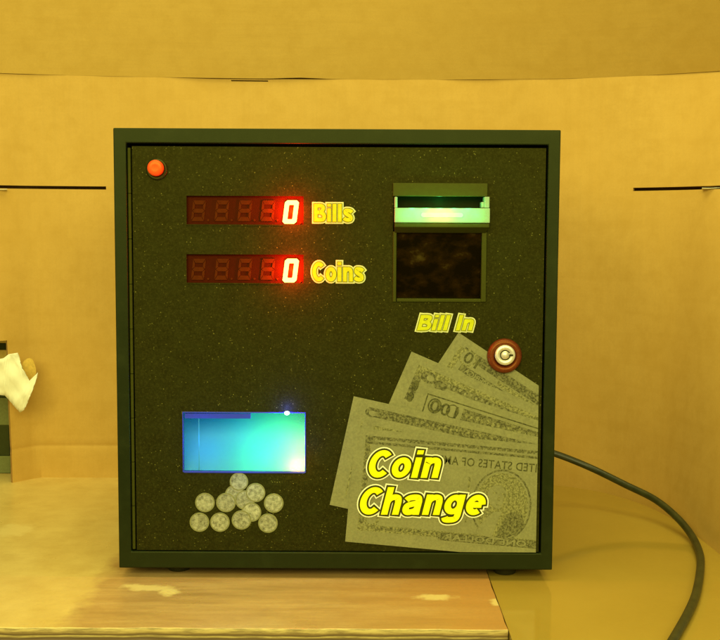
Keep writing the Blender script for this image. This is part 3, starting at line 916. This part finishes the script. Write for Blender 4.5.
# fourth: numeral corner
note(2, (424, 384.5), 17.5, 200, 80, [
    ('r', 6, 7, 7.2, 60, 3, 1), ('r', 6, 7, 190, 8.2, 3, 1), ('t', '100', 12, 11, 40, 23.5, 3, 4, True), ('e', 16.5, 17, 7, 7.6, 3, 2), ('e', 16.5, 17, 5.4, 6.2, 0, 3), ('e', 35, 17, 6.4, 7, 3, 2), ('e', 35, 17, 5.2, 5.8, 0, 3),
    ('r', 45, 11, 190, 23, 1, 1), ('r', 14, 27, 42, 28.2, 3, 1)] + scroll(50, 180, 17, 5.5, 2.2, 3, 2))
# second from front
note(3, (353.7, 396), 12.5, 220, 111, [
    ('r', 17, 7, 215, 16, 1, 1), ('e', 21, 12, 6.5, 4.6, 1, 2), ('e', 22.5, 12.6, 4.2, 2.6, 0, 3), ('e', 28, 13, 3, 2, 1, 4), ('r', 36, 8, 215, 14, 1, 3), ('r', 26, 24, 62, 28, 2, 1), ('r', 13, 22, 14.3, 100, 2, 1), ('r', 17, 84, 27, 100, 1, 1), ('e', 22, 92, 3, 4.5, 3, 2)] + scroll(60, 210, 11.5, 6, 1.5, 5, 2))
# front note with the oval portrait
P_ = (158, 58)
note(4, (355.5, 427.5), 5.2, 240, 114, [
    ('r', 11, 6.5, 225, 14.5, 1, 1), ('r', 11, 14.5, 17, 102, 2, 1), ('r', 18, 95, 225, 101.5, 2, 1), ('r', 92, 96, 225, 104, 1, 2),
    ('t', 'ONE DOLLAR', 98, 97, 180, 103, 0, 4, True),
    ('t', 'THE UNITED STATES OF AMERICA', 62, 19.5, 222, 28, 3, 3, True),
    ('r', 20, 10, 225, 12, 0, 2), ('e', 24, 88, 8, 9, 2, 2), ('e', 24, 88, 5, 6, 0, 3),
    ('r', 117, 38, 119, 84, 2, 1), ('e', P_[0]-6, P_[1]+6, 30, 36, 1, 3), ('e', P_[0]-6, P_[1]+6, 28.2, 34.2, 0, 4), ('e', P_[0]-6, P_[1]+6, 26.5, 32.5, 2, 5),
    ('e', P_[0]-9, P_[1]-5, 11, 14.5, 0, 6), ('p', [(137, 50), (138, 41), (145, 36), (154, 37), (160, 43), (163, 54), (161, 63), (157, 62), (156, 50), (150, 44), (143, 45)], 2, 7),
    ('p', [(128, 94), (136, 80), (145, 71), (153, 70), (149, 82), (145, 97)], 0, 7),
    ('p', [(149, 96), (156, 77), (163, 69), (174, 72), (177, 82), (169, 91), (158, 97)], 1, 7),
    ('e', 144.5, 52, 2.4, .9, 2, 8), ('e', 153, 52.4, 2.4, .9, 2, 8), ('p', [(149, 53), (147, 59), (150, 59.5)], 2, 8), ('r', 145.5, 63.2, 151.5, 64.2, 2, 8), ('p', [(154, 50), (157, 58), (155, 66), (150, 70), (153, 62)], 2, 8)]
    + scroll(22, 220, 10.5, 5, 1.4, 3, 0) + [('e', 14, 20+i*7.2, 2.2, 2.6, 1, 3) for i in range(11)] + scroll(26, 92, 98, 4.6, 1.7, 3, 1))

# ------------------------------------------------------------------ light
def area(name, loc, target, size, watt, col):
    l = bpy.data.lights.new(name, 'AREA'); l.shape = 'RECTANGLE'; l.size, l.size_y = size; l.energy = watt; l.color = col
    o = bpy.data.objects.new(name, l); C.objects.link(o); o.location = loc
    o.rotation_euler = (Vector(target)-Vector(loc)).to_track_quat('-Z', 'Y').to_euler()
    return o
area('ceiling_lamp', (.0, -.25, 2.0), (0.0, .2, .2), (1.8, 1.0), 25, (1, .93, .34))
area('room_lamp', (-.1, -2.4, 1.35), (0.05, .3, .28), (3.2, 1.2), 86, (1, .93, .34))

w = bpy.data.worlds.new('World'); S.world = w; w.use_nodes = True
bg = w.node_tree.nodes['Background']; bg.inputs[0].default_value = (1, .90, .33, 1); bg.inputs[1].default_value = .36

S.view_settings.view_transform = 'Standard'; S.view_settings.look = 'None'
S.view_settings.gamma = 1; S.view_settings.exposure = 0; S.view_settings.use_curve_mapping = False
S.render.engine = 'CYCLES'
S.cycles.use_denoising = True
S.cycles.max_bounces = 8
S.cycles.sample_clamp_indirect = 6
